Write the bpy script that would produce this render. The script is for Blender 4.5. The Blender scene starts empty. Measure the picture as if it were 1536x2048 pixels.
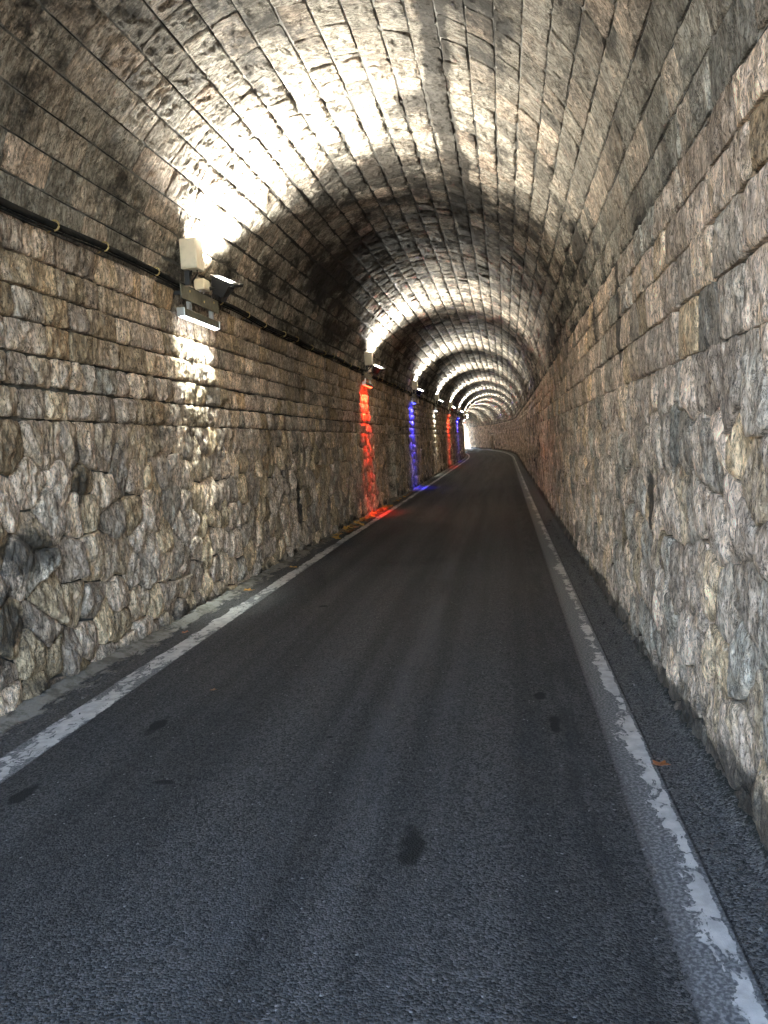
import bpy, math, random
import numpy as np
from mathutils import Vector, Matrix

random.seed(7)
rng = np.random.default_rng(11)
sc = bpy.context.scene
col = sc.collection

# ------------------------------------------------------------------ camera
F, VX, VY, ROLL, CAM_H = 1661.0, 1010.0, 879.0, math.radians(3.0), 1.6
ax = Vector(((VX - 768) / F, -(VY - 1024) / F, -1.0)).normalized()      # tunnel axis in camera space
up = Vector((-math.sin(ROLL), math.cos(ROLL), 0.0))
up.z = -(up.x * ax.x + up.y * ax.y) / ax.z
up.normalize()
rt = ax.cross(up)
R = Matrix((rt, ax, up))                                               # camera -> world
cam_data = bpy.data.cameras.new('camera')
cam_data.sensor_fit = 'VERTICAL'
cam_data.sensor_height = 24.0
cam_data.lens = 24.0 * F / 2048.0
cam_data.clip_start = 0.05
cam_data.clip_end = 2000.0
cam = bpy.data.objects.new('camera', cam_data)
cam.matrix_world = Matrix.Translation((0, 0, CAM_H)) @ R.to_4x4()
col.objects.link(cam)
sc.camera = cam

# ------------------------------------------------------------------ sky, sun, exposure
SUN_EL, SUN_AZ = math.radians(38), math.radians(-48)                   # sun beyond the far mouth, to its left
world = bpy.data.worlds.new('World')
sc.world = world
world.use_nodes = True
wn = world.node_tree
bg = wn.nodes['Background']
sky = wn.nodes.new('ShaderNodeTexSky')
sky.sky_type = 'NISHITA'
sky.sun_disc = False
sky.sun_elevation = SUN_EL
sky.sun_rotation = SUN_AZ
wn.links.new(sky.outputs[0], bg.inputs[0])
bg.inputs[1].default_value = 0.15
sun_d = bpy.data.lights.new('sun', 'SUN')
sun_d.energy = 4.0
sun_d.angle = math.radians(0.5)
sun_d.color = (1.0, 0.95, 0.87)
sun = bpy.data.objects.new('sun', sun_d)
sdir = Vector((math.cos(SUN_EL) * math.sin(SUN_AZ), math.cos(SUN_EL) * math.cos(SUN_AZ), math.sin(SUN_EL)))
sun.rotation_euler = sdir.to_track_quat('Z', 'Y').to_euler()
sun.location = (40, 0, 60)
col.objects.link(sun)
vs = sc.view_settings
vs.view_transform = 'Standard'
vs.look = 'None'
vs.exposure = 4.75
vs.gamma = 1.0
vs.use_curve_mapping = False
sc.render.engine = 'CYCLES'
cy = sc.cycles
cy.use_denoising = True
cy.max_bounces = 8
cy.diffuse_bounces = 6
cy.sample_clamp_indirect = 6.0

FLOOD_W = 18.5
STRIP_W = {'white': 1.05, 'red': 3.8, 'blue': 5.5}

# ------------------------------------------------------------------ tunnel geometry
S_IN, S_OUT, S_BEND, R_IN = -0.9, 121.0, 60.0, 277.0
XL, XR, ZS = -3.22, 0.90, 2.90
XC, RV = (XL + XR) / 2, (XR - XL) / 2
ARC = math.pi * RV
T = 2 * ZS + ARC
T_LEFT, T_RIGHT = 3.26, T - ZS
CX = XL - R_IN


def grade(s):
    s = np.asarray(s, float)
    u = np.clip((s - 8) / 30, 0, 1)
    return 0.0065 * 30 * (u ** 2) / 2 + np.clip(s - 38, 0, None) * 0.0065


def frame(s):
    """origin x,y,z and the heading of the line x = 0 of the tunnel at s"""
    s = np.asarray(s, float)
    rr = -CX
    a = np.clip(s - S_BEND, 0, None) / rr
    x = CX + rr * np.cos(a)
    y = np.minimum(s, S_BEND) + rr * np.sin(a)
    return x, y, grade(s), a


def place(s, x, z):
    ox, oy, oz, a = frame(s)
    return np.stack([ox + x * np.cos(a), oy + x * np.sin(a), oz + z], -1)


def prof(t):
    """cross-section at t: x, z and inward normal"""
    t = np.asarray(t, float)
    th = math.pi - (t - ZS) / RV
    ct, st_ = np.cos(th), np.sin(th)
    x = np.where(t < ZS, XL, np.where(t > T - ZS, XR, XC + RV * ct))
    z = np.where(t < ZS, t, np.where(t > T - ZS, T - t, ZS + RV * st_))
    nx = np.where(t < ZS, 1.0, np.where(t > T - ZS, -1.0, -ct))
    nz = np.where((t >= ZS) & (t <= T - ZS), -st_, 0.0)
    return x, z, nx, nz


def surf(s, t, h):
    x, z, nx, nz = prof(t)
    return place(s, x + nx * h, z + nz * h)


def hsh(ix, iy, seed):
    n = (ix.astype(np.int64) * 374761393 + iy.astype(np.int64) * 668265263 + seed * 974634757) & 0x7fffffff
    n = ((n ^ (n >> 13)) * 1274126177) & 0x7fffffff
    return ((n ^ (n >> 16)) & 0xffff) / 65535.0


def vnoise(x, y, seed=0):
    ix, iy = np.floor(x), np.floor(y)
    fx, fy = x - ix, y - iy
    fx, fy = fx * fx * (3 - 2 * fx), fy * fy * (3 - 2 * fy)
    a, b = hsh(ix, iy, seed), hsh(ix + 1, iy, seed)
    c, d = hsh(ix, iy + 1, seed), hsh(ix + 1, iy + 1, seed)
    return (a + (b - a) * fx) * (1 - fy) + (c + (d - c) * fx) * fy


def fbm(x, y, o=4, seed=0):
    r, a = 0, 0.5
    for k in range(o):
        r = r + a * (vnoise(x * 2 ** k + 17.3 * k, y * 2 ** k - 9.1 * k, seed + k) - 0.5)
        a *= 0.55
    return r


# ------------------------------------------------------------------ object helpers
def link(name, me, mat=None, parent=None):
    o = bpy.data.objects.new(name, me)
    col.objects.link(o)
    if mat is not None:
        me.materials.append(mat)
    if parent is not None:
        o.parent = parent
    return o


def tag(o, label=None, cat=None, group=None, kind=None):
    if label: o['label'] = label
    if cat: o['category'] = cat
    if group: o['group'] = group
    if kind: o['kind'] = kind
    return o


def empty(name, loc=(0, 0, 0), rz=0.0):
    o = bpy.data.objects.new(name, None)
    o.location = loc
    o.rotation_euler = (0, 0, rz)
    o.empty_display_size = 0.2
    col.objects.link(o)
    return o


def mesh_np(name, v, tri, smooth=True, st=None, tint=None, quads=False):
    me = bpy.data.meshes.new(name)
    k = 4 if quads else 3
    nf = len(tri)
    me.vertices.add(len(v))
    me.vertices.foreach_set('co', np.ascontiguousarray(v, np.float32).ravel())
    me.loops.add(nf * k)
    me.loops.foreach_set('vertex_index', np.ascontiguousarray(tri, np.int32).ravel())
    me.polygons.add(nf)
    me.polygons.foreach_set('loop_start', np.arange(0, nf * k, k, dtype=np.int32))
    me.polygons.foreach_set('use_smooth', np.full(nf, smooth, bool))
    if st is not None:
        a = me.attributes.new('st', 'FLOAT_VECTOR', 'POINT')
        a.data.foreach_set('vector', np.ascontiguousarray(st if st.shape[1] == 3 else np.concatenate([st, np.zeros((len(st), 1))], 1), np.float32).ravel())
    if tint is not None:
        a = me.attributes.new('tint', 'FLOAT_COLOR', 'POINT')
        a.data.foreach_set('color', np.ascontiguousarray(tint, np.float32).ravel())
    me.update()
    me.validate()
    return me


class MB:
    """collects simple solids into one mesh"""
    def __init__(self): self.v, self.f = [], []

    def add(self, v, f, m=None):
        n = len(self.v)
        self.v += [tuple(m @ Vector(p)) if m is not None else tuple(p) for p in v]
        self.f += [tuple(i + n for i in q) for q in f]
        return self

    def box(self, c, d, m=None, bev=0.0):
        x, y, z = d[0] / 2, d[1] / 2, d[2] / 2
        b = min(bev, x * .6, y * .6, z * .6)
        if b <= 0:
            v = [(c[0] + i * x, c[1] + j * y, c[2] + k * z) for i in (-1, 1) for j in (-1, 1) for k in (-1, 1)]
            f = [(0, 1, 3, 2), (4, 6, 7, 5), (0, 4, 5, 1), (2, 3, 7, 6), (0, 2, 6, 4), (1, 5, 7, 3)]
            return self.add(v, f, m)
        import bmesh
        bm = bmesh.new()
        bmesh.ops.create_cube(bm, size=1.0)
        for w in bm.verts:
            w.co = Vector((c[0] + w.co.x * 2 * x, c[1] + w.co.y * 2 * y, c[2] + w.co.z * 2 * z))
        bmesh.ops.bevel(bm, geom=bm.edges[:], offset=b, segments=2, affect='EDGES', profile=0.6)
        bm.verts.index_update()
        v = [tuple(w.co) for w in bm.verts]
        f = [tuple(w.index for w in q.verts) for q in bm.faces]
        bm.free()
        return self.add(v, f, m)

    def tube(self, pts, r, n=8, cap=True):
        pts = [Vector(p) for p in pts]
        rings = []
        for i, p in enumerate(pts):
            d = (pts[min(i + 1, len(pts) - 1)] - pts[max(i - 1, 0)]).normalized()
            a = d.cross(Vector((0, 0, 1)))
            if a.length < 1e-3: a = d.cross(Vector((1, 0, 0)))
            a.normalize()
            b = d.cross(a)
            rings.append([p + (a * math.cos(2 * math.pi * k / n) + b * math.sin(2 * math.pi * k / n)) * r for k in range(n)])
        v = [q for g in rings for q in g]
        f = []
        for i in range(len(pts) - 1):
            for k in range(n):
                f.append((i * n + k, i * n + (k + 1) % n, (i + 1) * n + (k + 1) % n, (i + 1) * n + k))
        if cap:
            f.append(tuple(range(n))[::-1])
            f.append(tuple((len(pts) - 1) * n + k for k in range(n)))
        return self.add(v, f)

    def mesh(self, name, smooth=False):
        me = bpy.data.meshes.new(name)
        me.from_pydata(self.v, [], self.f)
        if smooth:
            for p in me.polygons: p.use_smooth = True
        me.update()
        return me

    def build(self, name, mat, parent=None, smooth=False):
        return link(name, self.mesh(name, smooth), mat, parent)


# ------------------------------------------------------------------ materials
class NT:
    def __init__(self, name):
        self.m = bpy.data.materials.new(name)
        self.m.use_nodes = True
        self.t = self.m.node_tree
        self.b = self.t.nodes['Principled BSDF']

    def n(self, kind, **kw):
        o = self.t.nodes.new('ShaderNode' + kind)
        for k, v in kw.items():
            if k.startswith('i_'):
                key = k[2:]
                o.inputs[int(key) if key.isdigit() else key.replace('_', ' ')].default_value = v
            else:
                setattr(o, k, v)
        return o

    def l(self, a, b): self.t.links.new(a, b)

    def put(self, sock, v):
        if hasattr(v, 'is_output'): self.l(v, sock)
        else: sock.default_value = v

    def math(self, op, a, b=0.5, c=None, clamp=False):
        o = self.n('Math', operation=op, use_clamp=clamp)
        self.put(o.inputs[0], a)
        self.put(o.inputs[1], b)
        if c is not None: self.put(o.inputs[2], c)
        return o.outputs[0]

    def map(self, v, a, b, c=0.0, d=1.0, smooth=True):
        o = self.n('MapRange', interpolation_type='SMOOTHSTEP' if smooth else 'LINEAR')
        self.put(o.inputs[0], v)
        for i, q in enumerate((a, b, c, d)): self.put(o.inputs[i + 1], q)
        return o.outputs[0]

    def mix(self, f, a, b, mode='MIX'):
        o = self.n('Mix', data_type='RGBA', blend_type=mode)
        self.put(o.inputs[0], f)
        for s_, v in ((o.inputs[6], a), (o.inputs[7], b)):
            self.put(s_, v if hasattr(v, 'is_output') else (*v, 1.0))
        return o.outputs[2]

    def attr(self, name='st'):
        return self.n('Attribute', attribute_name=name)

    def scale(self, vec, s):
        o = self.n('Mapping')
        self.l(vec, o.inputs[0])
        o.inputs['Scale'].default_value = s
        return o.outputs[0]

    def noise(self, vec, scale, detail=4.0, rough=0.55, dist=0.0):
        o = self.n('TexNoise')
        if vec is not None: self.l(vec, o.inputs['Vector'])
        o.inputs['Scale'].default_value = scale
        o.inputs['Detail'].default_value = detail
        o.inputs['Roughness'].default_value = rough
        o.inputs['Distortion'].default_value = dist
        return o.outputs[0]

    def voro(self, vec, scale, feature='F1', out=0):
        o = self.n('TexVoronoi', feature=feature)
        if vec is not None: self.l(vec, o.inputs['Vector'])
        o.inputs['Scale'].default_value = scale
        return o.outputs[out]

    def bump(self, h, strength, dist, normal=None):
        o = self.n('Bump')
        o.inputs['Strength'].default_value = strength
        o.inputs['Distance'].default_value = dist
        self.l(h, o.inputs['Height'])
        if normal is not None: self.l(normal, o.inputs['Normal'])
        return o.outputs[0]

    def done(self, color=None, rough=None, normal=None, spec=None):
        if color is not None: self.put(self.b.inputs['Base Color'], color if hasattr(color, 'is_output') else (*color, 1))
        if rough is not None: self.put(self.b.inputs['Roughness'], rough)
        if normal is not None: self.l(normal, self.b.inputs['Normal'])
        if spec is not None: self.put(self.b.inputs['Specular IOR Level'], spec)
        return self.m


def mat_stone():
    t = NT('rock_faced_stone')
    st = t.attr('st').outputs['Vector']
    ti = t.n('SeparateColor')
    t.l(t.attr('tint').outputs['Color'], ti.inputs[0])
    br, hue, stain_shade = ti.outputs[0], ti.outputs[1], ti.outputs[2]
    grain = t.scale(st, (30, 9, 26))
    grain_f = t.scale(st, (95, 32, 80))
    ramp = t.n('ValToRGB')
    e = ramp.color_ramp.elements
    e[0].position, e[0].color = 0.0, (.28, .265, .235, 1)
    e[1].position, e[1].color = 1.0, (.38, .255, .155, 1)
    for p, c in ((.25, (.37, .315, .262, 1)), (.5, (.46, .37, .305, 1)), (.72, (.47, .365, .250, 1)), (.9, (.38, .29, .19, 1))):
        q = e.new(p); q.color = c
    hv = t.math('ADD', hue, t.math('MULTIPLY', t.math('SUBTRACT', t.noise(grain, .45, 4, .6), .5), .7), clamp=True)
    t.l(hv, ramp.inputs[0])
    c = ramp.outputs[0]
    n1 = t.noise(grain, 1.0, 6, .68)
    n2 = t.noise(grain_f, 1.0, 4, .65)
    c = t.mix(1.0, c, t.mix(t.map(n1, .32, .68), (.48, .44, .40), (1.60, 1.56, 1.50)), 'MULTIPLY')
    rdg = t.math('ABSOLUTE', t.math('SUBTRACT', t.noise(t.scale(st, (20, 8, 18)), 1.0, 7, .70), .5))
    c = t.mix(t.map(n2, .50, .66, 0, .85), c, (.050, .040, .030))           # dark specks painted in as the small shadows of pits
    c = t.mix(t.map(t.noise(st, 11.0, 6, .75), .60, .70, 0, .55), c, (.50, .46, .41))   # lime bloom
    c = t.mix(t.map(t.noise(t.scale(st, (5, 2.2, 5)), 1.0, 6, .7), .60, .74, 0, .6), c, (.26, .165, .09))   # rusty bleed
    c = t.mix(t.math('MULTIPLY', t.map(rdg, .004, .022, .9, 0), t.map(t.noise(st, 6.0, 4), .42, .56)), c, (.03, .024, .018))   # dark fissure lines
    # soot and seepage with own outlines, plus shade painted deep into the walls
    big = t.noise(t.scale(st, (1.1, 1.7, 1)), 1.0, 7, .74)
    soot_shade = t.map(t.math('ADD', big, t.math('MULTIPLY', stain_shade, .62)), .57, .73, 0, .88)
    c = t.mix(soot_shade, c, (.026, .023, .020))
    sc_ = t.n('CombineColor')
    for i in range(3): t.l(br, sc_.inputs[i])
    c = t.mix(1.0, c, sc_.outputs[0], 'MULTIPLY')
    fac = t.voro(t.scale(st, (34, 13, 30)), 1.0, 'F1', 0)
    b1 = t.bump(t.math('SUBTRACT', t.math('MULTIPLY', n1, .6), t.math('ADD', t.math('MULTIPLY', rdg, 1.5), t.math('MULTIPLY', fac, .35))), 1.0, .030)
    b2 = t.bump(n2, 1.0, .012, b1)
    b3 = t.bump(t.noise(st, 150, 3, .7), .8, .005, b2)
    rough = t.map(t.noise(st, 2.2, 3), .35, .7, .65, .95)
    return t.done(c, rough, b3, .28)


def mat_mortar(name, ca, cb, crack=None):
    t = NT(name)
    st = t.attr('st').outputs['Vector']
    n1 = t.noise(st, 6, 6, .65)
    n2 = t.noise(st, 60, 4, .6)
    c = t.mix(t.map(n1, .35, .65), ca, cb)
    c = t.mix(t.map(n2, .5, .75, 0, .6), c, (.04, .036, .03))
    if crack:
        sep = t.n('SeparateXYZ')
        t.l(st, sep.inputs[0])
        c = t.mix(t.map(t.math('ADD', sep.outputs[0], t.math('MULTIPLY', n1, 1.5)), 8.0, 9.2, 0, .8), c, (.03, .027, .023))   # unpointed joints further in
        # the pointing has split along the middle of every course joint
        xyz = t.n('SeparateXYZ')
        t.l(st, xyz.inputs[0])
        k = t.math('DIVIDE', t.math('SUBTRACT', xyz.outputs[1], crack[0]), crack[1])
        k = t.math('ADD', k, t.math('MULTIPLY', t.math('SUBTRACT', n1, .5), .03))
        d = t.math('ABSOLUTE', t.math('SUBTRACT', t.math('FRACT', t.math('ADD', k, .5)), .5))
        m = t.map(d, .012, .030, 1.0, 0.0)
        m = t.math('MULTIPLY', m, t.map(t.noise(t.scale(st, (.8, 4, 1)), 1.0, 4), .42, .54))
        m = t.math('MULTIPLY', m, t.map(xyz.outputs[0], 7.5, 8.2, 1.0, 0.0))
        c = t.mix(m, c, (.018, .016, .014))
    return t.done(c, .9, t.bump(n2, .8, .012, t.bump(n1, .8, .03)), .3)


STAINS = [(5.12, .15, .10, .035), (4.62, .215, .155, .035), (3.19, -.44, .17, .055), (4.62, -2.13, .16, .045), (3.78, -1.74, .035, .05),
          (3.61, -2.39, .11, .045), (4.41, -1.03, .02, .02), (8.2, -1.9, .05, .05)]


def asphalt_nodes(t, st, dark=(.021, .0197, .0186), light=(.070, .0655, .062)):
    agg = t.voro(st, 110, 'F1', 0)
    aggc = t.voro(st, 110, 'F1', 1)
    spk = t.n('SeparateColor')
    t.l(aggc, spk.inputs[0])
    fine = t.noise(st, 240, 3, .7)
    broad = t.noise(t.scale(st, (.07, 3.0, 1)), 1.0, 4, .55)
    blot = t.noise(t.scale(st, (.12, 1.6, 1)), 1.0, 4, .6)
    c = t.mix(t.map(t.math('ADD', t.math('MULTIPLY', broad, .8), t.math('MULTIPLY', blot, .2)), .18, .78), dark, light)
    c = t.mix(1.0, c, t.mix(spk.outputs[0], (.2, .2, .2), (2.0, 2.0, 2.0)), 'MULTIPLY')
    c = t.mix(t.map(spk.outputs[1], .9965, .998, 0, .6), c, (.33, .32, .31))
    c = t.mix(t.map(fine, .55, .8, 0, .5), c, (.012, .012, .013))
    h = t.math('SUBTRACT', fine, t.math('MULTIPLY', agg, 1.4))
    nrm = t.bump(h, 1.0, .010)
    return c, nrm, blot


def mat_asphalt():
    t = NT('road_asphalt')
    st = t.attr('st').outputs['Vector']
    c, nrm, blot = asphalt_nodes(t, st)
    xyz = t.n('SeparateXYZ')
    wob = t.n('TexNoise', i_Scale=9.0, i_Detail=3.0)
    t.l(st, wob.inputs['Vector'])
    t.l(st, xyz.inputs[0])
    mask = None
    for (s, x, a, b) in STAINS:
        ds = t.math('DIVIDE', t.math('SUBTRACT', xyz.outputs[0], s), a)
        dx = t.math('DIVIDE', t.math('SUBTRACT', xyz.outputs[1], x), b)
        d = t.math('ADD', t.math('MULTIPLY', ds, ds), t.math('MULTIPLY', dx, dx))
        d = t.math('ADD', d, t.math('MULTIPLY', t.math('SUBTRACT', wob.outputs[0], .5), 3.6))
        m = t.map(d, .35, 1.35, .96, 0.0)
        mask = m if mask is None else t.math('MAXIMUM', mask, m)
    c = t.mix(mask, c, (.004, .004, .0032))
    # pale dust drawn out by tyres
    for xd, wd, kd in ((-.72, .10, .38), (-1.02, .07, .22), (-.38, .12, .18)):
        dd = t.math('ABSOLUTE', t.math('SUBTRACT', t.math('ADD', xyz.outputs[1], t.math('MULTIPLY', t.math('SUBTRACT', blot, .5), .5)), xd))
        dm = t.math('MULTIPLY', t.map(dd, 0.0, wd * 1.6, kd, 0.0), t.map(t.noise(t.scale(st, (.5, 5, 1)), 1.0, 5, .65), .36, .62))
        dm = t.math('MULTIPLY', dm, t.math('SUBTRACT', 1.0, mask))
        c = t.mix(dm, c, (.115, .112, .112))
    # long dark drip track left of the right-hand line
    tr = t.math('ABSOLUTE', t.math('SUBTRACT', xyz.outputs[1], .30))
    trk = t.math('MULTIPLY', t.map(tr, .02, .14, .6, 0.0), t.map(t.noise(t.scale(st, (1.5, 9, 1)), 1.0, 5, .65), .4, .62))
    c = t.mix(trk, c, (.017, .016, .016))
    return t.done(c, .8, nrm, .3)


def mat_paint(name, wear, edge):
    t = NT(name)
    st = t.attr('st').outputs['Vector']
    c, nrm, blot = asphalt_nodes(t, st)
    w1 = t.noise(t.scale(st, (9, 16, 1)), 1.0, 6, .7, .6)
    w2 = t.noise(st, 1.2, 3)
    ti = t.n('SeparateColor')
    t.l(t.attr('tint').outputs['Color'], ti.inputs[0])
    k = t.math('ADD', w1, t.math('MULTIPLY', t.math('SUBTRACT', w2, .5), .9))
    k = t.math('SUBTRACT', k, t.math('MULTIPLY', ti.outputs[0], edge))
    m = t.map(k, wear, wear + .025)
    tone = t.mix(t.map(t.noise(st, 12, 5), .3, .7), (.32, .305, .285), (.50, .475, .445))
    old = t.mix(t.map(t.noise(st, 70, 3), .4, .65), (.07, .07, .07), (.21, .205, .20))
    thin = t.mix(t.map(t.math('ADD', ti.outputs[0], t.math('MULTIPLY', t.math('SUBTRACT', t.noise(st, 55, 5, .75), .5), 1.1)), .66, .98, 0, 1), old, c)
    col_ = t.mix(m, thin, tone)
    h = t.math('ADD', t.math('MULTIPLY', m, .6), t.math('MULTIPLY', t.noise(st, 200, 2), .5))
    return t.done(col_, .7, t.bump(h, .7, .006), .35)


def mat_gutter():
    t = NT('broken_concrete_edging')
    st = t.attr('st').outputs['Vector']
    c, nrm, blot = asphalt_nodes(t, st)
    ti = t.n('SeparateColor')
    t.l(t.attr('tint').outputs['Color'], ti.inputs[0])
    n1 = t.noise(t.scale(st, (3.2, 9, 1)), 1.0, 6, .68, .9)
    n2 = t.noise(st, 45, 4, .65)
    k = t.math('ADD', n1, t.math('MULTIPLY', ti.outputs[0], .62))
    m = t.map(k, .72, .80)
    conc = t.mix(n2, (.14, .127, .108), (.27, .25, .215))
    conc = t.mix(t.map(t.noise(st, 5.0, 6, .75), .44, .60, 0, .85), conc, (.085, .072, .052))
    base = t.mix(t.map(n2, .45, .7, 0, .5), c, (.075, .065, .05))
    h = t.math('ADD', t.math('MULTIPLY', m, 1.2), n2)
    return t.done(t.mix(m, base, conc), .85, t.bump(h, .9, .012), .3)


def mat_shoulder():
    t = NT('damp_shoulder')
    st = t.attr('st').outputs['Vector']
    c, nrm, blot = asphalt_nodes(t, st, (.058, .055, .053), (.112, .106, .102))
    ti = t.n('SeparateColor')
    t.l(t.attr('tint').outputs['Color'], ti.inputs[0])
    n2 = t.noise(st, 30, 5, .7)
    m = t.map(t.math('ADD', n2, t.math('MULTIPLY', ti.outputs[0], .5)), .72, .9, 0, .9)
    c = t.mix(m, c, (.016, .018, .013))
    return t.done(c, .8, t.bump(n2, .35, .006, nrm), .3)


def plain(name, colr, rough=.5, metal=0.0, spec=.5, dirt=.35, scale=14):
    t = NT(name)
    tc = t.n('TexCoord').outputs['Object']
    n = t.noise(tc, scale, 5, .65)
    c = t.mix(t.map(n, .45, .75, 0, dirt), colr, tuple(v * .35 for v in colr))
    t.b.inputs['Metallic'].default_value = metal
    return t.done(c, t.map(n, .3, .7, rough * .85, min(1, rough * 1.2)), t.bump(t.noise(tc, 90, 3), .25, .002), spec)


def glow(name, colr, strength):
    m = bpy.data.materials.new(name)
    m.use_nodes = True
    b = m.node_tree.nodes['Principled BSDF']
    b.inputs['Base Color'].default_value = (.8, .8, .8, 1)
    b.inputs['Emission Color'].default_value = (*colr, 1)
    b.inputs['Emission Strength'].default_value = strength
    return m


def mat_leaf(name, a, b):
    t = NT(name)
    tc = t.n('TexCoord').outputs['Object']
    n = t.noise(tc, 40, 4, .6)
    return t.done(t.mix(t.map(n, .35, .65), a, b), .6, t.bump(n, .5, .004), .4)


M = dict(
    stone=mat_stone(),
    mortar=mat_mortar('dark_joint_mortar', (.06, .054, .046), (.13, .118, .10)),
    vault_mortar=mat_mortar('pale_joint_mortar', (.16, .152, .138), (.34, .33, .30), (T_LEFT, (T_RIGHT - T_LEFT) / 25)),
    asphalt=mat_asphalt(), paint_l=mat_paint('worn_white_paint', .40, .25), paint_r=mat_paint('flaking_white_paint', .44, .42),
    gutter=mat_gutter(), shoulder=mat_shoulder(),
    cream=plain('cream_plastic', (.66, .60, .48), .45, dirt=.25),
    olive=plain('olive_painted_steel', (.12, .115, .085), .55, dirt=.4),
    black=plain('black_cast_aluminium', (.022, .022, .024), .42, dirt=.3),
    steel=plain('galvanised_steel', (.55, .55, .57), .38, .9, dirt=.3),
    rubber=plain('black_cable_rubber', (.012, .012, .012), .8, spec=.2, dirt=.2),
    copper=plain('brass_cable_clip', (.55, .42, .2), .4, .8, dirt=.3),
    lens=glow('lit_floodlight_lens', (1.0, .95, .80), 5.0),
    lens_white=glow('lit_white_tube', (.86, .93, 1.0), 1.0),
    lens_red=glow('lit_red_tube', (1.0, .05, .012), .5),
    lens_blue=glow('lit_blue_tube', (.025, .035, 1.0), .6),
    leaf_orange=mat_leaf('orange_brown_leaf', (.36, .12, .035), (.20, .07, .025)),
    leaf_yellow=mat_leaf('yellow_leaf', (.55, .30, .045), (.36, .16, .03)),
    leaf_brown=mat_leaf('dry_brown_leaf', (.16, .075, .03), (.26, .13, .05)),
    bounce_earth=mat_mortar('pale_bounce_earth', (.28, .225, .15), (.46, .385, .27)),  # unseen ground outside, made pale to bounce warm fill into the tunnel
)


# ------------------------------------------------------------------ ground, road and its strips
def strip(name, s0, s1, xs, zs, mat, ds=.5, tints=None, xoff=None, noise=None, parent=None):
    S = np.arange(s0, s1 + 1e-6, ds)
    xs, zs = np.array(xs, float), np.array(zs, float)
    X = np.repeat(xs[None], len(S), 0)
    if xoff is not None:
        X = X + xoff(S)[:, None]
    Z = np.repeat(zs[None], len(S), 0)
    if noise is not None:
        Z = Z + noise(S[:, None] + 0 * X, X)
    P = place(np.repeat(S[:, None], len(xs), 1), X, Z).reshape(-1, 3)
    st = np.stack([np.repeat(S, len(xs)), X.ravel()], -1)
    n, m = len(S), len(xs)
    i, j = np.meshgrid(np.arange(n - 1), np.arange(m - 1), indexing='ij')
    a = (i * m + j).ravel()
    q = np.stack([a, a + 1, a + m + 1, a + m], -1)
    tn = np.repeat(np.array(tints if tints is not None else [0.0] * m)[None], n, 0).ravel()
    tint = np.stack([tn, tn, tn, np.ones_like(tn)], -1)
    return link(name, mesh_np(name, P, q, True, st, tint, quads=True), mat, parent)


gx = np.linspace(-600, 600, 9)
gv = np.array([(x, y, -.4) for y in gx + 60 for x in gx])
gq = np.array([(j * 9 + i, j * 9 + i + 1, (j + 1) * 9 + i + 1, (j + 1) * 9 + i) for j in range(8) for i in range(8)])
ground = link('ground', mesh_np('ground', gv, gq, False, gv[:, :2] * .3, None, quads=True), M['bounce_earth'])
tag(ground, kind='structure')

road = strip('road', -40, 160, np.linspace(XL - .3, XR + .3, 12), [0.0] * 12, M['asphalt'], 1.0)
tag(road, kind='structure')


def left_off(s):
    return np.interp(s, [2, 6.5, 14, 30], [.10, 0.0, -.12, -.14])


line_l = strip('edge_line', S_IN, S_OUT, [-2.865, -2.85, -2.79, -2.72, -2.66, -2.645], [.004] * 6, M['paint_l'], .25,
               [1, .55, .05, .0, .35, 1], left_off)
tag(line_l, 'worn white edge line along the left side of the road beside the concrete edging', 'road marking', kind='structure')
line_r = strip('edge_line', S_IN, S_OUT, [.455, .475, .51, .55, .60, .635, .655], [.004] * 7, M['paint_r'], .25,
               [1, .8, .7, .45, .0, .05, .9])
tag(line_r, 'flaking white edge line along the right side of the road by the damp shoulder', 'road marking', kind='structure')

gut = strip('concrete_edging', S_IN, S_OUT, [XL - .05, XL + .06, XL + .12, XL + .17, XL + .25, XL + .33, XL + .39], [.055, .045, .03, .016, .011, .008, .003],
            M['gutter'], .08, [.6, .62, .6, .45, .27, .1, 0.0], lambda s: np.interp(s, [2, 6.5, 14], [.03, 0, -.06]) + .02 * fbm(s * 2.0, s * 0, 3, 5),
            lambda s, x: .012 * fbm(s * 5, x * 12, 3, 3))
tag(gut, kind='structure')
sho = strip('shoulder', S_IN, S_OUT, [.665, .72, .78, .83, .87, .93], [.003, .008, .016, .035, .06, .10], M['shoulder'], .06,
            [0, 0, .05, .2, .6, 1], None, lambda s, x: (.03 * fbm(s * 6, x * 14, 4, 8)) * np.clip((x - .68) / .12, 0, 1))
tag(sho, kind='structure')

# ------------------------------------------------------------------ stones of the walls and the vault
NICHES = [('L', 22.5, 24.3, 2.12), ('R', 95.0, 97.2, 1.75)]


def in_niche(side, s, z, grow=0.0):
    for (sd, a, b, h) in NICHES:
        if sd == side and a - grow < s < b + grow and z < h + grow:
            return True
    return False


def clip(poly, px, py, nx, ny):
    """keep the part of a convex polygon with (p - (px,py)).n <= 0"""
    out = []
    d = [(x - px) * nx + (y - py) * ny for x, y in poly]
    for i in range(len(poly)):
        j = (i + 1) % len(poly)
        if d[i] <= 0: out.append(poly[i])
        if (d[i] < 0 < d[j]) or (d[j] < 0 < d[i]):
            k = d[i] / (d[i] - d[j])
            out.append((poly[i][0] + (poly[j][0] - poly[i][0]) * k, poly[i][1] + (poly[j][1] - poly[i][1]) * k))
    return out


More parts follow.
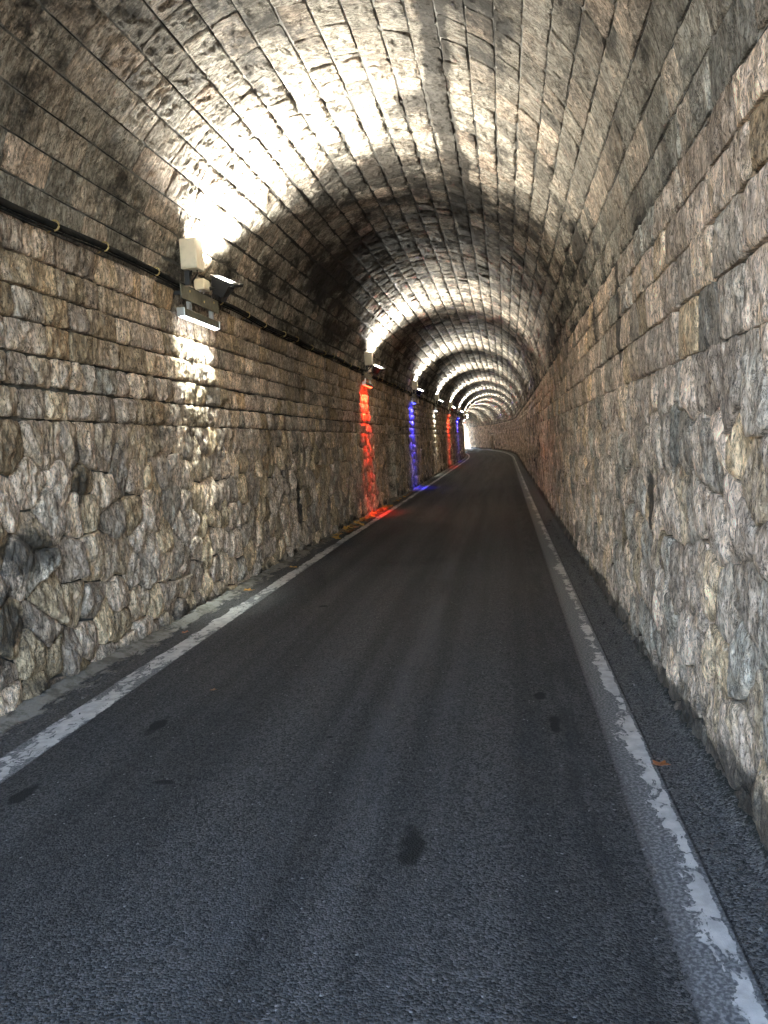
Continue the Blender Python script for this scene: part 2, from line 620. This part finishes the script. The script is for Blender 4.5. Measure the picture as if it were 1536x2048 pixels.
def rubble(s0, s1, t0, t1, ds, dt, gap, seed):
    r = random.Random(seed)
    nr = max(1, round((t1 - t0) / dt))
    dt = (t1 - t0) / nr
    ns = int((s1 - s0) / ds) + 2
    P = {}
    for j in range(nr):
        x = s0 - ds * r.random()
        i = 0
        for i in range(ns + 2):
            P[i, j] = (s0 + (i - .5 + .5 * (j % 2)) * ds + r.uniform(-.40, .40) * ds, t0 + (j + .5) * dt + r.uniform(-.36, .36) * dt)
    out = []
    for (i, j), (x, y) in P.items():
        poly = [(x - 1, t0), (x + 1, t0), (x + 1, t1), (x - 1, t1)]
        for di in range(-3, 4):
            for dj in range(-2, 3):
                q = P.get((i + di, j + dj))
                if q is None or (di == 0 and dj == 0): continue
                dx, dy = q[0] - x, q[1] - y
                L = math.hypot(dx, dy)
                g = gap * r.uniform(.6, 1.5)
                poly = clip(poly, x + dx * (.5 - g / L), y + dy * (.5 - g / L), dx / L, dy / L)
                if len(poly) < 3: break
            if len(poly) < 3: break
        if len(poly) >= 3 and s0 < x < s1:
            out.append(poly)
    return out


def courses(s0, s1, ts, lmin, lmax, gs, gt, seed, skew=.12, wav=0.0):
    r = random.Random(seed)
    out = []
    for a, b in zip(ts[:-1], ts[1:]):
        s = s0 - r.random() * lmax
        k0 = 0.0
        while s < s1:
            ln = r.uniform(lmin, lmax) * (1.0 if r.random() > .12 else .6)
            k1 = r.uniform(-skew, skew) * (b - a)
            g = gs * r.uniform(.4, 1.7)
            w0, w1 = gt * r.uniform(.5, 1.4) + r.uniform(0, wav), gt * r.uniform(.5, 1.4) + r.uniform(0, wav)
            if s + ln > s0:
                x0, x1 = s + g, s + ln - g
                out.append([(x0 - k0, a + w0), (x1 - k1, a + w0), (x1 + k1, b - w1), (x0 + k0, b - w1)])
            s += ln
            k0 = k1
    return out


def rounded(poly, n, cut):
    p = np.array(poly, float)
    for _ in range(2):
        q = np.roll(p, -1, 0)
        p = np.stack([p * (1 - cut) + q * cut, p * cut + q * (1 - cut)], 1).reshape(-1, 2)
    q = np.concatenate([p, p[:1]])
    d = np.concatenate([[0], np.cumsum(np.hypot(*(q[1:] - q[:-1]).T))])
    u = np.linspace(0, d[-1], n, endpoint=False)
    return np.stack([np.interp(u, d, q[:, 0]), np.interp(u, d, q[:, 1])], -1)


LODS = {0: (32, [1, 1, .96, .89, .79, .68, .56, .44, .32, .2, .1]), 1: (16, [1, 1, .9, .68, .36]), 2: (9, [1, 1, .7])}


def batch(polys, lod, par, seed):
    """heights and positions for many stones of one level of detail at once"""
    n, fr = LODS[lod]
    N = len(polys)
    B = np.stack([rounded(p, n, par['cut']) for p in polys])             # N,n,2
    C = B.mean(1, keepdims=True)
    g = np.random.default_rng(seed)
    jit = par['jit'] * fbm(B[..., 0] * 17, B[..., 1] * 17, 3, seed)
    D = B - C
    B = C + D * (1 + jit[..., None] / np.maximum(np.hypot(D[..., 0], D[..., 1]), .03)[..., None])
    fr_a = np.array(fr)
    V = C[:, None] + (B - C)[:, None] * fr_a[None, :, None, None]         # N,rings,n,2
    V = np.concatenate([V.reshape(N, -1, 2), C], 1)
    f = np.concatenate([np.repeat(fr_a, n), [0.0]])[None]
    amp = par['amp'] * g.uniform(.55, 1.35, (N, 1))
    tilt = g.normal(0, par['tilt'], (N, 1, 2))
    off = g.uniform(0, 500, (N, 1, 2))
    q = V + off
    fx, fy = par['freq']
    rough = 1.1 * fbm(q[..., 0] * fx, q[..., 1] * fy, 3, seed) + .9 * (.25 - np.abs(fbm(q[..., 0] * fx * 1.6, q[..., 1] * fy * 1.6, 3, seed + 9))) - .2
    h = par['base'] * g.uniform(.3, 1.6, (N, 1)) + amp * (1 - f ** par['pow']) + ((V - C) * tilt).sum(-1) + par['rough'] * rough * (1 - .4 * f ** 4)
    h = np.maximum(h, .002)
    h[:, :n] = -.06
    P = surf(V[..., 0], V[..., 1], h)
    tri = []
    R_ = len(fr)
    for k in range(R_ - 1):
        for i in range(n):
            a, b = k * n + i, k * n + (i + 1) % n
            tri += [(a, b, b + n), (a, b + n, a + n)]
    c = R_ * n
    tri += [((R_ - 1) * n + i, (R_ - 1) * n + (i + 1) % n, c) for i in range(n)]
    tint = np.ones((N, V.shape[1], 4))
    tint[..., 0] = g.uniform(.55, 1.22, (N, 1)) * par['bright']
    tint[..., 1] = np.clip(g.normal(par['hue'], .17, (N, 1)), 0, 1)
    tint[..., 2] = par['stain_shade'](V[..., 0], V[..., 1])
    return np.concatenate([V, h[..., None]], -1), P, np.array(tri), tint


def gauss(s, t, blobs):
    r = 0.0 * s
    for (a, b, ra, rb, k) in blobs:
        r = np.maximum(r, k * np.exp(-((s - a) / ra) ** 2 - ((t - b) / rb) ** 2))
    return r


CAMP = np.array([0, 0, CAM_H])
CAMR = np.array(R)


def shown(P, area, nrm):
    """rough share of the picture a stone covers"""
    d = P - CAMP
    c = d @ CAMR
    if c[2] > -.3: return 0
    u, v = 768 - F * c[0] / c[2], 1024 + F * c[1] / c[2]
    if not (-60 < u < 1596 and -60 < v < 2108): return 0
    L = np.linalg.norm(d)
    return area * max(.03, -(nrm @ d) / L) / L ** 2


def masonry(root, sets, seed):
    """sets: (polygons, parameters); the 300 stones that show largest become parts, the rest one joined part"""
    cand, rest = [], []
    for k, (polys, par) in enumerate(sets):
        groups = {0: [], 1: [], 2: []}
        for p in polys:
            m = np.mean(p, 0)
            lod = 0 if .8 < m[0] < 11 else (1 if 0 < m[0] < 26 else 2)
            groups[lod].append(p)
        for lod, ps in groups.items():
            if not ps: continue
            V, P, tri, tint = batch(ps, lod, par, seed + 13 * k + lod)
            for i, p in enumerate(ps):
                c = np.mean(p, 0)
                a = np.array(p)
                area = .5 * abs(np.dot(a[:, 0], np.roll(a[:, 1], 1)) - np.dot(a[:, 1], np.roll(a[:, 0], 1)))
                _, _, nx, nz = prof(c[1])
                cand.append((shown(P[i].mean(0), area, np.array([nx, 0, nz])), V[i], P[i], tri, tint[i]))
    cand.sort(key=lambda q: -q[0])
    for sh, V, P, tri, tint in cand[:300]:
        c = P.mean(0)
        o = link('stone', mesh_np('stone', P - c, tri, True, V, tint), M['stone'], root)
        o.location = c
    vs_, ts_, st_, ti_ = [], [], [], []
    n = 0
    for sh, V, P, tri, tint in cand[300:]:
        vs_.append(P); ts_.append(tri + n); st_.append(V); ti_.append(tint)
        n += len(P)
    o = link('masonry', mesh_np('masonry', np.concatenate(vs_), np.concatenate(ts_), True, np.concatenate(st_), np.concatenate(ti_)), M['stone'], root)
    tag(o, kind='stuff')
    return len(cand)


def backing(root, t0, t1, nt, mat, side, smin=S_IN, smax=S_OUT):
    S = [smin]
    marks = sorted([v for (sd, a, b, h) in NICHES if sd == side for v in (a, b)])
    while S[-1] < smax:
        ds = .06 if 1 < S[-1] < 12 else (.25 if S[-1] < 40 else .6)
        nx_ = S[-1] + ds
        for m in marks:
            if S[-1] < m - 1e-6 < nx_: nx_ = m
        S.append(min(nx_, smax))
    S = np.array(S)
    t = np.linspace(t0, t1, nt)
    hole_t = []
    for (sd, a, b, h) in NICHES:
        if sd == side:
            hole_t.append(h if side == 'L' else T - h)
    t = np.array(sorted(set(np.round(np.concatenate([t, hole_t]), 5))))
    if side == 'L': t = np.concatenate([[-.5], t])
    if side == 'R': t = np.concatenate([t, [T + .5]])
    ss, tt = np.meshgrid(S, t, indexing='ij')
    h = (-.024 if side != 'V' else -.004) + (.022 if side != 'V' else .009) * fbm(ss * 9, tt * 9, 4, 21)
    P = surf(ss, tt, h).reshape(-1, 3)
    n, m = len(S), len(t)
    i, j = np.meshgrid(np.arange(n - 1), np.arange(m - 1), indexing='ij')
    i, j = i.ravel(), j.ravel()
    keep = np.ones(len(i), bool)
    for (sd, a, b, hh) in NICHES:
        if sd != side: continue
        sm = (S[i] + S[i + 1]) / 2
        tm = (t[j] + t[j + 1]) / 2
        z = tm if side == 'L' else T - tm
        keep &= ~((sm > a) & (sm < b) & (z < hh))
    i, j = i[keep], j[keep]
    a = i * m + j
    q = np.stack([a, a + m, a + m + 1, a + 1], -1)
    st = np.stack([ss.ravel(), tt.ravel(), h.ravel()], -1)
    return link('mortar', mesh_np('mortar', P, q, True, st, np.ones((len(st), 4)), quads=True), mat, root)


S_FAR = 121.0
S_WING = 127.0                                                          # the right-hand wall runs on outside the far mouth
no_stain = lambda s, t: 0 * s
left_stain_shade = lambda s, t: .10 * np.clip((s - 11) / 14, 0, 1) + np.maximum(gauss(s, t, [(5.15, 1.0, .30, .16, .55), (4.85, .62, .22, .2, .5), (5.9, 1.45, .12, .5, .25), (9.6, 2.6, .6, .5, .2), (12.5, .9, .2, .9, .3)]),  # ramp along s paints the tunnel's deep shade into the colour; blobs are stains
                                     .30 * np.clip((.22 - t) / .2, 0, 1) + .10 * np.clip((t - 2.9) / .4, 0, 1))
right_stain_shade = lambda s, t: .17 * np.clip((s - 11) / 14, 0, 1) + np.maximum(gauss(s, T - t, [(5.4, 1.1, .09, .28, .55), (6.6, 2.6, .07, .7, .5), (3.2, .1, 1.5, .2, .45), (8.2, 2.7, .3, .25, .35), (4.6, .75, .08, .14, .4)]),  # first term is painted shade for the far wall; streaks and foot are stains
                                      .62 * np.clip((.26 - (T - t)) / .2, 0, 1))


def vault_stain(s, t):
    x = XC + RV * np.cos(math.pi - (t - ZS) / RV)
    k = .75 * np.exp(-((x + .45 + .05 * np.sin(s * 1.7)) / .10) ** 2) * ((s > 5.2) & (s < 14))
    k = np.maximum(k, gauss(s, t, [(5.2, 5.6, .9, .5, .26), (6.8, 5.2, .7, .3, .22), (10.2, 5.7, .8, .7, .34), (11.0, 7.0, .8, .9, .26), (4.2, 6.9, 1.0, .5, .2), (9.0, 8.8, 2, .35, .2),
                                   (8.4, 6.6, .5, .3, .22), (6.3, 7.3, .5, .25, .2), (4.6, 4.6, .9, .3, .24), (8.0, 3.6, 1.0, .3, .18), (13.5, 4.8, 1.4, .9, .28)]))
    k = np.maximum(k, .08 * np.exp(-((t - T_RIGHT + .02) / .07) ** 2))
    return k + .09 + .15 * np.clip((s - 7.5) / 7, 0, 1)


base = dict(cut=.065, jit=.034, base=.012, amp=.026, tilt=.09, freq=(15, 8), rough=.072, pow=5, bright=1.5, hue=.57, stain_shade=left_stain_shade)
left = empty('stone_wall', (XL, 6, 0))
left.location = (0, 0, 0)
tag(left, 'rough grey brown rubble stone wall on the left carrying the cable and lamps', 'wall', 'tunnel side walls')
L_ROWS = [1.90, 2.13, 2.36, 2.585, 2.81, 3.03, T_LEFT]
lp = [p for p in rubble(S_IN, S_FAR, -.16, 1.90, .31, .285, .0065, 3) if not in_niche('L', *np.mean(p, 0), .08)]
lc = [p for p in courses(S_IN, S_FAR, L_ROWS[:3], .20, .42, .016, .012, 5, .2) if not in_niche('L', *np.mean(p, 0), .08)]
ld = courses(S_IN, S_FAR, L_ROWS[2:], .22, .52, .010, .004, 6, .1, .006)
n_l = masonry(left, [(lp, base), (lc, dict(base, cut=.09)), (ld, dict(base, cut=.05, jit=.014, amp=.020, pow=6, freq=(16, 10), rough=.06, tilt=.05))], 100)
backing(left, -.1, T_LEFT + .15, 42, M['mortar'], 'L')

right = empty('stone_wall', (0, 0, 0))
tag(right, 'pale pinkish grey rubble stone wall on the right beside the damp shoulder', 'wall', 'tunnel side walls')
rb = dict(base, hue=.42, stain_shade=right_stain_shade, bright=1.62, freq=(17, 7), amp=.017, tilt=.05, rough=.050, base=.007)
rp = [p for p in rubble(S_IN, S_WING, T - 1.95, T + .16, .25, .31, .0055, 13) if not in_niche('R', np.mean(p, 0)[0], T - np.mean(p, 0)[1], .08)]
rc = courses(S_IN, S_WING, [T - ZS, T - 2.69, T - 2.47, T - 2.22, T - 1.95], .22, .55, .011, .007, 15, .12)
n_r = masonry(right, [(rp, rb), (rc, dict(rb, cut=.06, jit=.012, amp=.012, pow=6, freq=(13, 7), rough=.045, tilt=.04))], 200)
backing(right, T_RIGHT - .15, T + .1, 38, M['mortar'], 'R', smax=S_WING)

vault = empty('stone_vault', (0, 0, 0))
tag(vault, 'sooty barrel vault of long stone courses arching over the road', 'vault')
NV = 25
v_rows = list(np.linspace(T_LEFT, T_RIGHT, NV + 1))
vb = dict(base, hue=.02, stain_shade=vault_stain, bright=1.55, cut=.05, jit=.008, amp=.006, pow=8, rough=.042, freq=(20, 17), tilt=.02, base=.006)
va = courses(S_IN, 7.6, v_rows, .28, .68, .004, .008, 25, .06)
vm = courses(7.6, S_FAR, v_rows, .22, .48, .008, .004, 26, .2, .018)
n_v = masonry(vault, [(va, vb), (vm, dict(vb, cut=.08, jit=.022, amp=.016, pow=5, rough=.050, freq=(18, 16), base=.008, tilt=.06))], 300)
backing(vault, T_LEFT, T_RIGHT, 60, M['vault_mortar'], 'V')
print('stones', n_l, n_r, n_v)


# ------------------------------------------------------------------ refuge niches
def niche(side, a, b, h, label, blocks):
    sgn = -1 if side == 'L' else 1
    X0 = XL if side == 'L' else XR
    root = empty('refuge_niche', tuple(place((a + b) / 2, X0, 0.0)))
    tag(root, label, 'niche', 'refuge niches in the tunnel walls')
    bpy.context.view_layer.update()
    o0 = Vector(root.location)
    dep = .75

    def local(s, d, z):
        return tuple(Vector(place(s, X0 + sgn * d, z)) - o0)

    def slab(name, s0, s1, d0, d1, z0, z1, mat, wob=0.0):
        q = [(s, d, z) for s in (s0, s1) for d in (d0, d1) for z in (z0, z1)]
        v = [local(s, d + random.uniform(-wob, wob), z) for s, d, z in q]
        f = [(0, 1, 3, 2), (4, 6, 7, 5), (0, 4, 5, 1), (2, 3, 7, 6), (0, 2, 6, 4), (1, 5, 7, 3)]
        me = bpy.data.meshes.new(name)
        me.from_pydata(v, [], f)
        at = me.attributes.new('st', 'FLOAT_VECTOR', 'POINT')
        for k, (s, d, z) in enumerate(q): at.data[k].vector = (s + d, z, 0)
        tn = me.attributes.new('tint', 'FLOAT_COLOR', 'POINT')
        br = random.uniform(1.2, 1.7)
        for k in range(8): tn.data[k].color = (br, random.uniform(.2, .5), 0.05, 1)
        me.update()
        return link(name, me, mat, root)
    slab('back_wall', a - .12, b + .12, dep, dep + .12, -.4, h + .2, M['mortar'])
    slab('floor_slab', a - .12, b + .12, -.02, dep - .002, -.4, .02, M['mortar'])
    # arched soffit: slices stepping down towards the jambs
    n = 9
    for k in range(n):
        s0, s1 = a + (b - a) * k / n, a + (b - a) * (k + 1) / n
        u = abs((k + .5) / n - .5) * 2
        slab('arch_stone', s0 + .004, s1 - .004, -.03, dep - .002, h - .26 * u ** 2.2 - .02, h + .1 - .002 * k, M['stone'], .012)
    slab('jamb_bed', b + .004, b + .32, .03, dep + .1, -.4, h + .2, M['mortar'])
    slab('jamb_bed', a - .32, a - .004, .03, dep + .1, -.4, h + .2, M['mortar'])
    slab('soffit_bed', a - .32, b + .32, .03, dep + .1, h + .04, h + .35, M['mortar'])
    z = .0
    for i in range(blocks):
        hh = (h - .05) / blocks
        slab('jamb_stone', b - .05 - .02 * (i % 2), b + .003, .0, dep - .004, z + .006, z + hh - .006, M['stone'], .02)
        slab('jamb_stone', a - .003, a + .05 + .02 * (i % 2), .0, dep - .004, z + .006, z + hh - .006, M['stone'], .02)
        z += hh
    return root


niche('L', *NICHES[0][1:], 'dark arched refuge niche in the left wall between the red and the blue lit strips', 6)
niche('R', *NICHES[1][1:], 'small black doorway niche in the far curved wall near the tunnel end', 5)

# ------------------------------------------------------------------ lights on the left wall
STATIONS = [8.45, 19.2, 29.0, 38.5, 48.0, 57.3, 66.8, 76.3, 85.8, 95.3, 104.8]
COLOURS = ['white', 'red', 'blue'] * 4
FLOOD_LABEL = ['nearest black floodlight with cream junction box above the bright white strip', 'floodlight with cream box above the nearest red strip',
               'floodlight with cream box above the nearest blue strip', 'small distant floodlight above the second white strip', 'small distant floodlight above the second red strip',
               'small distant floodlight above the second blue strip', 'tiny far floodlight above the last white strip', 'tiny far floodlight at the bend above the last red glow',
               'hidden floodlight just past the bend above a blue strip', 'hidden floodlight well round the bend of the tunnel', 'hidden floodlight nearest the far tunnel mouth']
STRIP_LABEL = ['white lit strip light bar under the nearest floodlight washing the wall white', 'red lit strip light bar washing the wall red before the arched niche',
               'blue lit strip light bar washing the wall blue past the arched niche', 'second white lit strip bar, beyond the nearest blue one', 'second red lit strip bar, far down the left wall',
               'second blue lit strip bar, far down the left wall', 'last white lit strip bar before the bend', 'last red lit strip bar at the edge of the bend',
               'blue lit strip bar just past the bend, glowing on the road', 'white lit strip bar well round the bend', 'red lit strip bar nearest the far tunnel mouth']
LN = Vector((.42, -.19, .84)).normalized()                             # where the floodlight faces


def make_flood():
    root = empty('floodlight')
    # local frame: x into the tunnel, y along the wall away from the camera, z up; origin on the wall at the foot of the mounting plate
    pl = MB().box((.135, .02, .07), (.012, 1.08, .14), bev=.003).build('mounting_plate', M['olive'], root)
    for y, z in ((-.30, .10), (.10, .06), (.40, .10)):
        MB().box((.146, y, z), (.010, .014, .022), bev=.003).build('bolt', M['copper'], pl)
    b = MB()
    for y in (-.42, .44):
        b.box((.065, y, .07), (.127, .03, .035))
    b.build('wall_arm', M['black'], root)
    jb = MB().box((.255, -.47, .41), (.17, .20, .29), bev=.012).build('junction_box', M['cream'], root)
    MB().box((.255, -.575, .41), (.15, .008, .26), bev=.003).build('box_cover', M['cream'], jb)
    MB().box((.20, -.47, .20), (.05, .05, .148)).build('box_stem', M['black'], jb)
    g = MB()
    for x in (.24, .30): g.tube([(x, -.47, .272), (x, -.46, .235), (x - .10, -.42, .139)], .009, 8)
    g.build('cable_gland', M['rubber'], jb)
    sb = MB().box((.16, .02, .215), (.11, .17, .11), bev=.008).build('ballast_box', M['cream'], root)
    MB().box((.218, .02, .215), (.006, .14, .08), bev=.002).build('box_cover', M['cream'], sb)
    g = MB()
    for y in (-.03, .07): g.tube([(.16, y, .165), (.16, y, .16), (.15, y, .139)], .008, 6)
    g.build('cable_gland', M['steel'], sb)
    # head: oriented by the facing direction
    c = Vector((.36, .16, .27))
    zc = LN
    xc_ = Vector((.87, 0, -.50))
    xc_ = (xc_ - zc * xc_.dot(zc)).normalized()
    yc = zc.cross(xc_)
    m = Matrix((xc_, yc, zc)).transposed().to_4x4()
    m.translation = c
    h = MB()
    w, l = .108, .105
    v = [(-w, -l, 0), (w, -l, 0), (w, l, 0), (-w, l, 0), (-w * .55, -l * .55, -.16), (w * .55, -l * .55, -.16), (w * .55, l * .7, -.16), (-w * .55, l * .7, -.16)]
    f = [(0, 1, 5, 4), (1, 2, 6, 5), (2, 3, 7, 6), (3, 0, 4, 7), (4, 5, 6, 7), (3, 2, 1, 0)]
    h.add(v, f, m)
    hd = h.build('lamp_housing', M['black'], root)
    fr = MB()
    for (cx_, cy_, dx, dy) in ((0, -l, 2 * w + .03, .025), (0, l, 2 * w + .03, .025), (-w, 0, .025, 2 * l - .026), (w, 0, .025, 2 * l - .026)):
        fr.box((cx_, cy_, .008), (dx, dy, .03), m, .004)
    fr.build('lens_frame', M['black'], hd)
    fn = MB()
    for k in range(5): fn.box((-.06 + .03 * k, 0, -.185), (.006, .13, .046), m)
    fn.build('cooling_fin', M['black'], hd)['kind'] = 'stuff'
    MB().add([(-w + .014, -l + .014, .012), (w - .014, -l + .014, .012), (w - .014, l - .014, .012), (-w + .014, l - .014, .012)], [(0, 1, 2, 3)], m).build('lens', M['lens'], hd)
    # visor along the far lower edge, gear box on the rear
    MB().box((w + .035, 0, .012), (.05, 2 * l + .05, .035), m, .006).build('visor', M['black'], hd)
    MB().box((-.02, l + .045, -.03), (.17, .05, .07), m, .006).build('gear_box', M['cream'], hd)
    y = MB()
    y.tube([(.02, .02, .20), (.14, .05, .20), (.24, .10, .19)], .02, 8)
    y.tube([(.10, .0, .14), (.10, .02, .18), (.17, .06, .20)], .016, 8)
    y.tube([(.24, .10, .19), tuple(m @ Vector((-w - .02, 0, -.03)))], .014, 6)
    y.tube([(.24, .10, .19), tuple(m @ Vector((w + .02, 0, -.03)))], .014, 6)
    y.build('yoke', M['black'], root, True)
    ld = bpy.data.lights.new('floodlight_lamp', 'AREA')
    ld.shape = 'RECTANGLE'
    ld.size, ld.size_y = .24, .17
    ld.energy = FLOOD_W
    ld.color = (1.0, .97, .86)
    ld.spread = math.radians(136)
    lo = bpy.data.objects.new('floodlight_lamp', ld)
    col.objects.link(lo)
    lo.parent = root
    ml = m.copy()
    ml.translation = c + zc * .03
    lo.matrix_local = ml @ Matrix.Rotation(math.pi, 4, 'X')
    return root


def make_strip(kind):
    root = empty('strip_light')
    MB().box((.120, .0, -.130), (.070, 1.0, .075), bev=.008).build('light_bar', M['olive'], root)
    for y in (-.51, .51): MB().box((.120, y, -.132), (.080, .024, .085), bev=.004).build('end_cap', M['steel'], root)
    MB().box((.120, .0, -.173), (.05, .98, .014), bev=.004).build('diffuser', M['lens_' + kind], root)
    for y in (-.28, .36):
        h = MB()
        for d in (-.03, .03): h.box((.120, y + d, -.045), (.030, .012, .096))
        h.box((.120, y, -.088), (.040, .09, .007))
        h.build('hanger', M['steel'], root)
    ld = bpy.data.lights.new('strip_lamp', 'AREA')
    ld.shape = 'RECTANGLE'
    ld.size, ld.size_y = .045, .94
    ld.energy = STRIP_W[kind]
    ld.color = {'white': (.86, 1.0, .98), 'red': (1, .026, .010), 'blue': (.022, .024, 1)}[kind]
    ld.spread = math.radians(58)
    lo = bpy.data.objects.new('strip_lamp', ld)
    col.objects.link(lo)
    lo.parent = root
    lo.location = (.120, .0, -.183)
    lo.rotation_euler = (0, math.radians(13.0), 0)
    return root


def copy_tree(o, parent=None):
    c = o.copy()
    col.objects.link(c)
    c.parent = parent
    for ch in list(o.children):
        copy_tree(ch, c)
    return c


protos = {}
for k, s in enumerate(STATIONS):
    ox, oy, oz, a = frame(s)
    w = place(s, XL, 3.15)
    kind = COLOURS[k]
    for nm, mk, lab, cat, grp in (('flood', make_flood, FLOOD_LABEL[k], 'floodlight', 'floodlights along the left wall'),
                                  (kind, lambda: make_strip(kind), STRIP_LABEL[k], 'strip light', 'coloured strip lights along the left wall')):
        if nm not in protos:
            protos[nm] = o = mk()
        else:
            o = copy_tree(protos[nm])
        o.location = w
        o.rotation_euler = (0, 0, float(a))
        tag(o, lab, cat, grp)

# ------------------------------------------------------------------ cable with its clips
pts = []
for s in np.arange(S_IN + .1, 110, .25):
    sag = .012 * math.sin(s * 2.1) + .01 * math.sin(s * .77 + 1)
    x, z, nx, nz = (float(v) for v in prof(3.31 + sag))
    pts.append(tuple(place(s, x + nx * .055, z)))
cab = empty('wall_cable', pts[20])
tag(cab, 'thick black cable clipped along the top of the left wall between the lamps', 'cable')
o0 = Vector(pts[20])
MB().tube([Vector(p) - o0 for p in pts], .026, 8).build('cable', M['rubber'], cab, True)
MB().tube([Vector(p) - o0 + Vector((-.008, 0, -.037)) for p in pts], .008, 6).build('thin_cable', M['rubber'], cab, True)
clip_me = None
for i in range(90):
    s = 4.7 + i * .9
    if any(abs(s - q) < .6 for q in STATIONS): continue
    j = int(round((s - S_IN - .1) / .25))
    if j >= len(pts): break
    if clip_me is None:
        m_ = MB()
        ring = [(.036 * math.cos(q), 0, .036 * math.sin(q)) for q in np.linspace(-2.2, 2.2, 10)]
        m_.tube(ring, .007, 6)
        m_.tube([(-.02, 0, -.03), (-.075, 0, -.05)], .006, 6)
        clip_me = m_.mesh('clip', True)
        c = link('clip', clip_me, M['copper'], cab)
    else:
        c = bpy.data.objects.new('clip', clip_me)
        col.objects.link(c)
        c.parent = cab
    c.location = Vector(pts[j]) - o0

# ------------------------------------------------------------------ fallen leaves


def leaf_mesh(seed, lobes=5, curl=.25):
    r = random.Random(seed)
    n = lobes * 4
    v = [(0, 0, .12)]
    for k in range(n):
        a = -math.pi / 2 + 2 * math.pi * k / n
        ph = (k % 4)
        rad = (.42, .72, 1.0, .70)[(k + 2) % 4] * r.uniform(.85, 1.1) * (1 if k else .3)
        x, y = rad * math.cos(a) * .8, rad * math.sin(a)
        v.append((x, y, .1 + curl * (x * x * r.uniform(.2, 1.2) + y * y * r.uniform(-.1, .7))))
    f = [(0, 1 + k, 1 + (k + 1) % n) for k in range(n)]
    b = len(v)
    v += [(-.03, -.25, .1), (.03, -.25, .1), (.05, -1.15, .18), (.0, -1.17, .18)]
    f += [(b, b + 1, b + 2), (b, b + 2, b + 3)]
    v2 = [(x, y, z - .03) for x, y, z in v]
    m = len(v)
    f2 = [tuple(i + m for i in q[::-1]) for q in f]
    side = [(1 + k, 1 + m + k, 1 + m + (k + 1) % n, 1 + (k + 1) % n) for k in range(n)]
    me = bpy.data.meshes.new('leaf')
    me.from_pydata(v + v2, [], f + f2 + side)
    me.update()
    return me


LM = [leaf_mesh(k) for k in range(5)]
leaf_mats = [M['leaf_orange'], M['leaf_yellow'], M['leaf_brown']]


def leaf(s, x, size, mi, label, group=None, z=.006, tilt=.15):
    me = LM[random.randrange(5)].copy()
    o = link('leaf', me, leaf_mats[mi])
    o.location = tuple(place(s, x, z))
    o.scale = (size, size, size)
    o.rotation_euler = (random.uniform(-tilt, tilt), random.uniform(-tilt, tilt), random.uniform(0, 6.28))
    tag(o, label, 'leaf', group or 'single fallen leaves')
    return o


leaf(4.0, .67, .055, 0, 'orange brown leaf lying on the right white line near the camera', z=.012, tilt=.12)
leaf(9.19, -3.01, .065, 1, 'yellow leaf on the concrete edging below the white lit strip', z=.014)
leaf(10.92, -2.93, .075, 1, 'ochre leaf on the edging beyond the white glow, before the leaf litter', z=.012)
leaf(7.05, -2.93, .045, 0, 'small reddish leaf on the edging nearest the camera on the left', z=.012)
leaf(5.3, -2.03, .03, 2, 'tiny dark brown leaf scrap on the asphalt inside the left white line')
leaf(14.3, -3.02, .11, 1, 'large yellow leaf at the near end of the leaf litter by the left wall', z=.02, tilt=.4)
leaf(14.75, -3.08, .10, 1, 'second large yellow leaf just behind the first in the leaf litter', z=.02, tilt=.4)
for i in range(60):
    s = 14.6 + 6.6 * random.random() ** .9
    leaf(s, random.uniform(-3.15, -2.98 + .10 * random.random()), random.uniform(.06, .12), random.choice([0, 1, 1, 2]),
         'dry leaf in the litter along the left wall foot around the red lit strip', 'leaf litter under the red strip', z=.03, tilt=.5)
for i in range(22):
    s = 22.6 + 8.0 * random.random()
    leaf(s, random.uniform(-3.12, -2.98), random.uniform(.05, .09), random.choice([0, 1, 2]),
         'dry leaf in the litter along the left wall foot around the blue lit strip', 'leaf litter under the blue strip', z=.03, tilt=.5)

# ------------------------------------------------------------------ grit lying along the feet of the walls


def grit(name, n, s0, s1, xf, size, mat, seed):
    g = np.random.default_rng(seed)
    S = s0 + (s1 - s0) * g.random(n) ** 1.4
    X, Z = xf(g, S)
    r_ = size * g.uniform(.35, 1.3, n) ** 1.5
    o = np.array([(1, 0, 0), (0, 1, 0), (-1, 0, 0), (0, -1, 0), (0, 0, .8), (0, 0, -.8)], float)
    v = o[None] * r_[:, None, None] * g.uniform(.6, 1.3, (n, 6, 1))
    a = g.uniform(0, 6.28, n)
    c_, s_ = np.cos(a)[:, None], np.sin(a)[:, None]
    v = np.stack([v[..., 0] * c_ - v[..., 1] * s_, v[..., 0] * s_ + v[..., 1] * c_, v[..., 2]], -1)
    P = place(S, X, Z + r_ * .45)[:, None] + v
    f = np.array([(0, 1, 4), (1, 2, 4), (2, 3, 4), (3, 0, 4), (1, 0, 5), (2, 1, 5), (3, 2, 5), (0, 3, 5)])
    tri = (f[None] + 6 * np.arange(n)[:, None, None]).reshape(-1, 3)
    st = np.repeat(np.stack([S, X], -1), 6, 0) * 3
    tint = np.ones((n * 6, 4))
    tint[:, 0] = np.repeat(g.uniform(.4, 1.1, n), 6)
    tint[:, 1] = np.repeat(g.uniform(.1, .6, n), 6)
    tint[:, 2] = .1
    o_ = link(name, mesh_np(name, P.reshape(-1, 3), tri, False, st, tint), mat)
    tag(o_, kind='stuff')


grit('grit', 2600, 3, 26, lambda g, S: (XL + .10 + np.abs(g.normal(0, .13, len(S))), .010 + 0 * S), .006, M['asphalt'], 5)
grit('grit', 700, 2, 16, lambda g, S: (XR - .10 - np.abs(g.normal(0, .05, len(S))), .03 + 0 * S), .007, M['asphalt'], 6)
